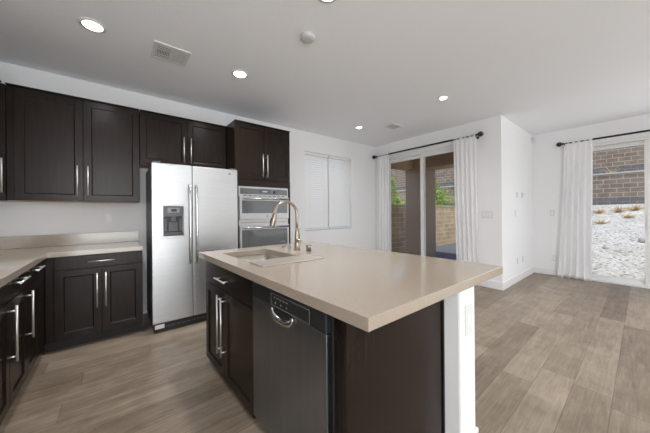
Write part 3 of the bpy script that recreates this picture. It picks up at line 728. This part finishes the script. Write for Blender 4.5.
vent(3.31, 3.575, -1.29, -1.09, 'white ceiling vent over the dining corner', False)

# ------------------------------------------------------------------ curtains and rods (both hang in planes of constant x)
def rod(X, y0, y1, z, label, wallx):
    r = thing('curtain_rod', (X, (y0+y1)/2, z), label, 'curtain rod', 'black curtain rods')
    m = MB(); m.tube([(X, y0, z), (X, y1, z)], .0155, 14); link('rod', m, IRON, r)
    for y, s in ((y0, 1), (y1, -1)):
        m = MB(); prof = [(.0155, 0), (.020, .004), (.020, .010), (.014, .014)]+[(.042*math.sin(PI*(k+.6)/11), .054-.042*math.cos(PI*(k+.6)/11)) for k in range(10)]
        m.lathe((X, y, z), [(a, h*s) for a, h in prof], 18, 'Y'); link('finial', m, IRON, r)
    for y in (y0-.02, y1+.02):
        m = MB(); m.tube([(wallx-.002, y, z-.028), (X+.002, y, z-.028)], .007, 10); m.tube([(X, y, z-.032), (X, y, z-.012)], .009, 10)
        m.lathe((wallx-.0005, y, z-.028), [(.022, 0), (.022, -.006)], 16, 'X'); link('bracket', m, IRON, r)
def curtain(X, y0, y1, z1, by0, by1, label, seed, folds, puddle=0, amp=.017):
    """hangs from y0..y1 at height z1 to by0..by1 at the floor"""
    rnd = random.Random(seed); NU, NV = folds*14, 40
    ph = [rnd.uniform(-.5, .5) for _ in range(folds+2)]; am = [rnd.uniform(.65, 1.25) for _ in range(folds+2)]
    m = MB(); G = []; 
    for side in (0, 1):
        g = []
        for j in range(NV+1):
            v = j/NV; row = []
            z = z1+.02-(z1+.02-.006)*v
            for i in range(NU+1):
                u = i/NU; k = u*folds; ki = int(k); fr = k-ki
                a = am[ki]*(1-fr)+am[ki+1]*fr; p = ph[ki]*(1-fr)+ph[ki+1]*fr
                A = amp*a*(.45+.55*min(1, v*3))*(1+.25*v)
                if z > z1-.05: A *= .6
                off = A*math.sin(2*PI*(k+.25*p+.12*math.sin(3*v+ki*.1)))+.002*math.sin(7*v+k*2.3)
                yy = (y0+(y1-y0)*u)*(1-v**1.3)+(by0+(by1-by0)*u)*v**1.3
                yy += .012*math.sin(2*PI*k*1.0+1.3)*(.4+.6*v)
                xx = X+off
                if puddle and v > .93:
                    q = (v-.93)/.07; xx -= puddle*q*(.6+.5*math.sin(5*k)); 
                if z > z1-.028: # cloth wraps round the rod
                    xx = X+(-.0195)+off*.12
                row.append(m.P((xx+side*.0025, yy, z)))
            g.append(row)
        G.append(g)
    for s in (0, 1):
        for j in range(NV):
            for i in range(NU): m.F((G[s][j][i], G[s][j][i+1], G[s][j+1][i+1], G[s][j+1][i]), True)
    for j in range(NV):
        for i in (0, NU): m.F((G[0][j][i], G[0][j+1][i], G[1][j+1][i], G[1][j][i]))
    for i in range(NU):
        for j in (0, NV): m.F((G[0][j][i], G[0][j][i+1], G[1][j][i+1], G[1][j][i]))
    return tag(link('curtain', m, CURTAIN), label, 'curtain', 'white curtains')
RX1 = XD-.095; RX2 = XR-.095; RZ1 = 2.50; RZ2 = 2.475
rod(RX1, -.115, -2.235, RZ1, 'black curtain rod over the patio slider', XD)
rod(RX2, -3.02, -5.1, RZ2, 'black curtain rod over the gravel yard slider', XR)
curtain(RX1, -.17, -.475, RZ1-.006, -.13, -.455, 'white curtain gathered in the corner beside the blinds', 3, 4)
curtain(RX1, -1.86, -2.22, RZ1-.006, -1.91, -2.26, 'white curtain gathered between patio slider and triple switch', 8, 5)
curtain(RX2, -3.04, -3.405, RZ2-.006, -2.94, -3.385, 'white curtain with its hem on the floor at the gravel door', 5, 5, .05)

# ------------------------------------------------------------------ outside
def gz(x, y=-5):
    k = 1 if y > 1.05 else min(1, max(0, (-1.0-y)/1.2)); k = k*k*(3-2*k)
    return -.06 if x < 7.2 else -.06+(x-7.2)/(17-7.2)*1.53*k
t = MB(); NX, NY = 60, 78; rnd = random.Random(11); g = []
for i in range(NX+1):
    x = XR+.16+(16.97-XR-.16)*i/NX
    g.append([t.P((x, -9+26*j/NY, gz(x, -9+26*j/NY)+(rnd.uniform(-.02, .02) if x > 7.5 else 0))) for j in range(NY+1)])
for i in range(NX):
    for j in range(NY): t.F((g[i][j], g[i+1][j], g[i+1][j+1], g[i][j+1]), True)
o = link('gravel', t, GRAVEL); tag(o, 'pale gravel slope rising behind the house', 'gravel'); o['kind'] = 'stuff'
struct('ground', MB().box(4.5, 22, -12, 18, -.5, -.14), CONC_SHADE, 'bare ground under the yard', 'ground')
struct('patio', MB().box(XD+TH, 16.9, -1.0, .74, -.14, -.02).box(XD+TH, 6.75, YJ+TH, -1.0, -.14, -.02), CONC_SHADE, 'concrete patio slab, its blue grey strip standing in for shaded ground', 'patio')  # long strip past the cover is added, its tint stands for shade
struct('terrain', MB().box(17.2, 20, -12, 18, -.14, 2.80), GRAVEL, 'raised gravel terrace behind the lower block wall', 'terrain')

r = thing('retaining_wall', (17.1, 3, 1.2), 'brown block retaining wall with pale cap above the gravel slope', 'wall')
link('block_wall', MB().box(17, 17.2, -11, 17, 1.0, 2.84), BLOCKB, r)
link('base_course', MB().box(16.985, 17.0, -11, 17, 1.0, 1.78), BLOCKG, r)
link('cap', MB().box(16.96, 17.22, -11, 17, 2.84, 2.91), CAPM, r)
r = thing('retaining_wall', (18.9, 3, 2.80), 'upper grey brown block wall on the terrace behind', 'wall')
link('block_wall', MB().box(18.9, 19.1, -11, 17, 2.79, 5.8), BLOCKB, r)
link('base_course', MB().box(18.885, 18.9, -11, 17, 2.79, 3.36), BLOCKG, r)
r = thing('side_wall', (11, .84, 0), 'tan block garden wall behind the patio post', 'wall')
link('block_wall', MB().box(4.5, 16.9, .75, .95, -.14, 1.39), BLOCKT, r)
link('cap', MB().box(4.5, 16.9, .735, .965, 1.39, 1.45), BLOCKT, r)

r = thing('patio_cover', (6.3, -.3, -.02), 'brown stucco patio cover held by one broad post', 'patio cover')
link('post', MB().box(6.0, 6.58, -.30, .28, -.02, 2.385), STUCCO, r, .01)
link('beam', MB().box(6.0, 6.58, YJ+TH+.002, .28, 2.387, 2.72), SOFFIT, r, .01)
link('beam', MB().box(XD+TH+.002, 5.998, -.02, .28, 2.387, 2.72), SOFFIT, r, .01)
link('soffit', MB().box(XD+TH+.002, 5.998, YJ+TH+.002, -.022, 2.66, 2.72), SOFFIT, r)
link('roof_deck', MB().box(XD+TH+.002, 6.7, YJ+TH+.002, .4, 2.722, 2.95), SOFFIT, r)

def bush(loc, w_, h_, seed, label, m, n, tip=0):
    rnd = random.Random(seed); r = thing('bush', loc, label, 'bush', 'green bushes over the garden wall')
    L = Vector(loc); st = MB(); lf = MB()
    for k in range(9):
        a = rnd.uniform(0, 2*PI); e = Vector((math.cos(a)*w_*.35, math.sin(a)*w_*.35, h_*rnd.uniform(.6, .9)))
        st.tube([L, L+Vector((e.x*.3, e.y*.3, e.z*.5)), L+e], [.02, .013, .005], 6)
    link('stems', st, STEM, r)
    for k in range(n):
        while 1:
            p = Vector((rnd.uniform(-1, 1), rnd.uniform(-1, 1), rnd.uniform(-1, 1)))
            if .35 < p.length < 1: break
        bump_ = 1+.22*math.sin(5*p.x+seed)+.18*math.sin(6*p.y+2*seed)+.15*math.sin(7*p.z)
        c = L+Vector((p.x*w_*.5*bump_, p.y*w_*.5*bump_, h_*.56+p.z*h_*.44*bump_))
        if c.z < L.z+.03: continue
        if tip and rnd.random() < .05: c = L+Vector((rnd.gauss(.1, .05), rnd.gauss(0, .05), h_+rnd.uniform(-.2, tip)))
        d = Vector((rnd.gauss(0, 1), rnd.gauss(0, 1), rnd.gauss(.5, 1))).normalized(); s = d.orthogonal().normalized()*rnd.uniform(.018, .034); ll = rnd.uniform(.07, .13); nn = d.cross(s).normalized()*.012
        q = [lf.P(c), lf.P(c+d*ll*.5+s+nn), lf.P(c+d*ll), lf.P(c+d*ll*.5-s+nn)]; lf.F((q[0], q[1], q[2])); lf.F((q[0], q[2], q[3]))
    link('foliage', lf, m, r)
def gz2(x): return gz(x)
bush((7.5, 1.9, gz(7.5)), 1.15, 2.05, 1, 'light green bush over the wall, in the pane nearest the corner curtain', LEAF2, 2600, .45)
bush((10.8, 2.0, gz(10.6)), 1.5, 1.95, 5, 'bright bush over the wall in the pane nearest the triple switch', LEAF2, 2400, .2)

def tuft(loc, h_, n, seed, label, spread=.7):
    rnd = random.Random(seed); m = MB(); L = Vector(loc)
    for k in range(n):
        a = rnd.uniform(0, 2*PI); tl = rnd.uniform(.15, spread); d = Vector((math.cos(a)*tl, math.sin(a)*tl, 1)).normalized(); ln = h_*rnd.uniform(.6, 1.1)
        m.tube([L+Vector((math.cos(a)*.01, math.sin(a)*.01, -.01)), L+d*ln*.5, L+d*ln+Vector((math.cos(a), math.sin(a), -.4))*ln*.12], [.012*h_*2, .010*h_*2, .002], 5)
    return tag(link('dry_plant', m, STRAW), label, 'dry plant', 'dry yellow plants')
tuft((17.4, -3.02, 2.80), .62, 13, 2, 'spiky straw yellow plant standing behind the pale wall cap', 1.3)
for i, (x, y, h_, lab) in enumerate(((14.6, -2.85, .22, 'low dry yellow weed on the gravel nearest the curtain'), (14.9, -3.35, .24, 'dry yellow weed clump in the middle of the gravel slope'), (15.3, -3.75, .24, 'dry yellow weed high on the gravel beside the door stile'),
                                      (12.4, -3.05, .18, 'low dry weed lower on the gravel slope near the curtain'), (13.6, -3.62, .16, 'thin dry weed lower on the gravel near the door stile'))):
    tuft((x, y, gz(x)), h_*1.35, 60, 20+i, lab, 3.2)
rnd = random.Random(5)
for i, (x, y, s, lab) in enumerate(((10.2, -3.93, .09, 'pale rock on the gravel beside the door stile'), (9.2, -3.35, .06, 'small grey rock low on the gravel near the curtain'))):
    bm_ = bmesh.new(); bmesh.ops.create_icosphere(bm_, subdivisions=2, radius=s)
    m = MB(); idx = [m.P((x+v.co.x*rnd.uniform(.8, 1.2), y+v.co.y*rnd.uniform(.8, 1.2), gz(x)+s*.45+v.co.z*.75*rnd.uniform(.85, 1.15))) for v in bm_.verts]
    for f_ in bm_.faces: m.F([idx[v.index] for v in f_.verts], True)
    bm_.free(); tag(link('rock', m, ROCK), lab, 'rock', 'rocks on the gravel')
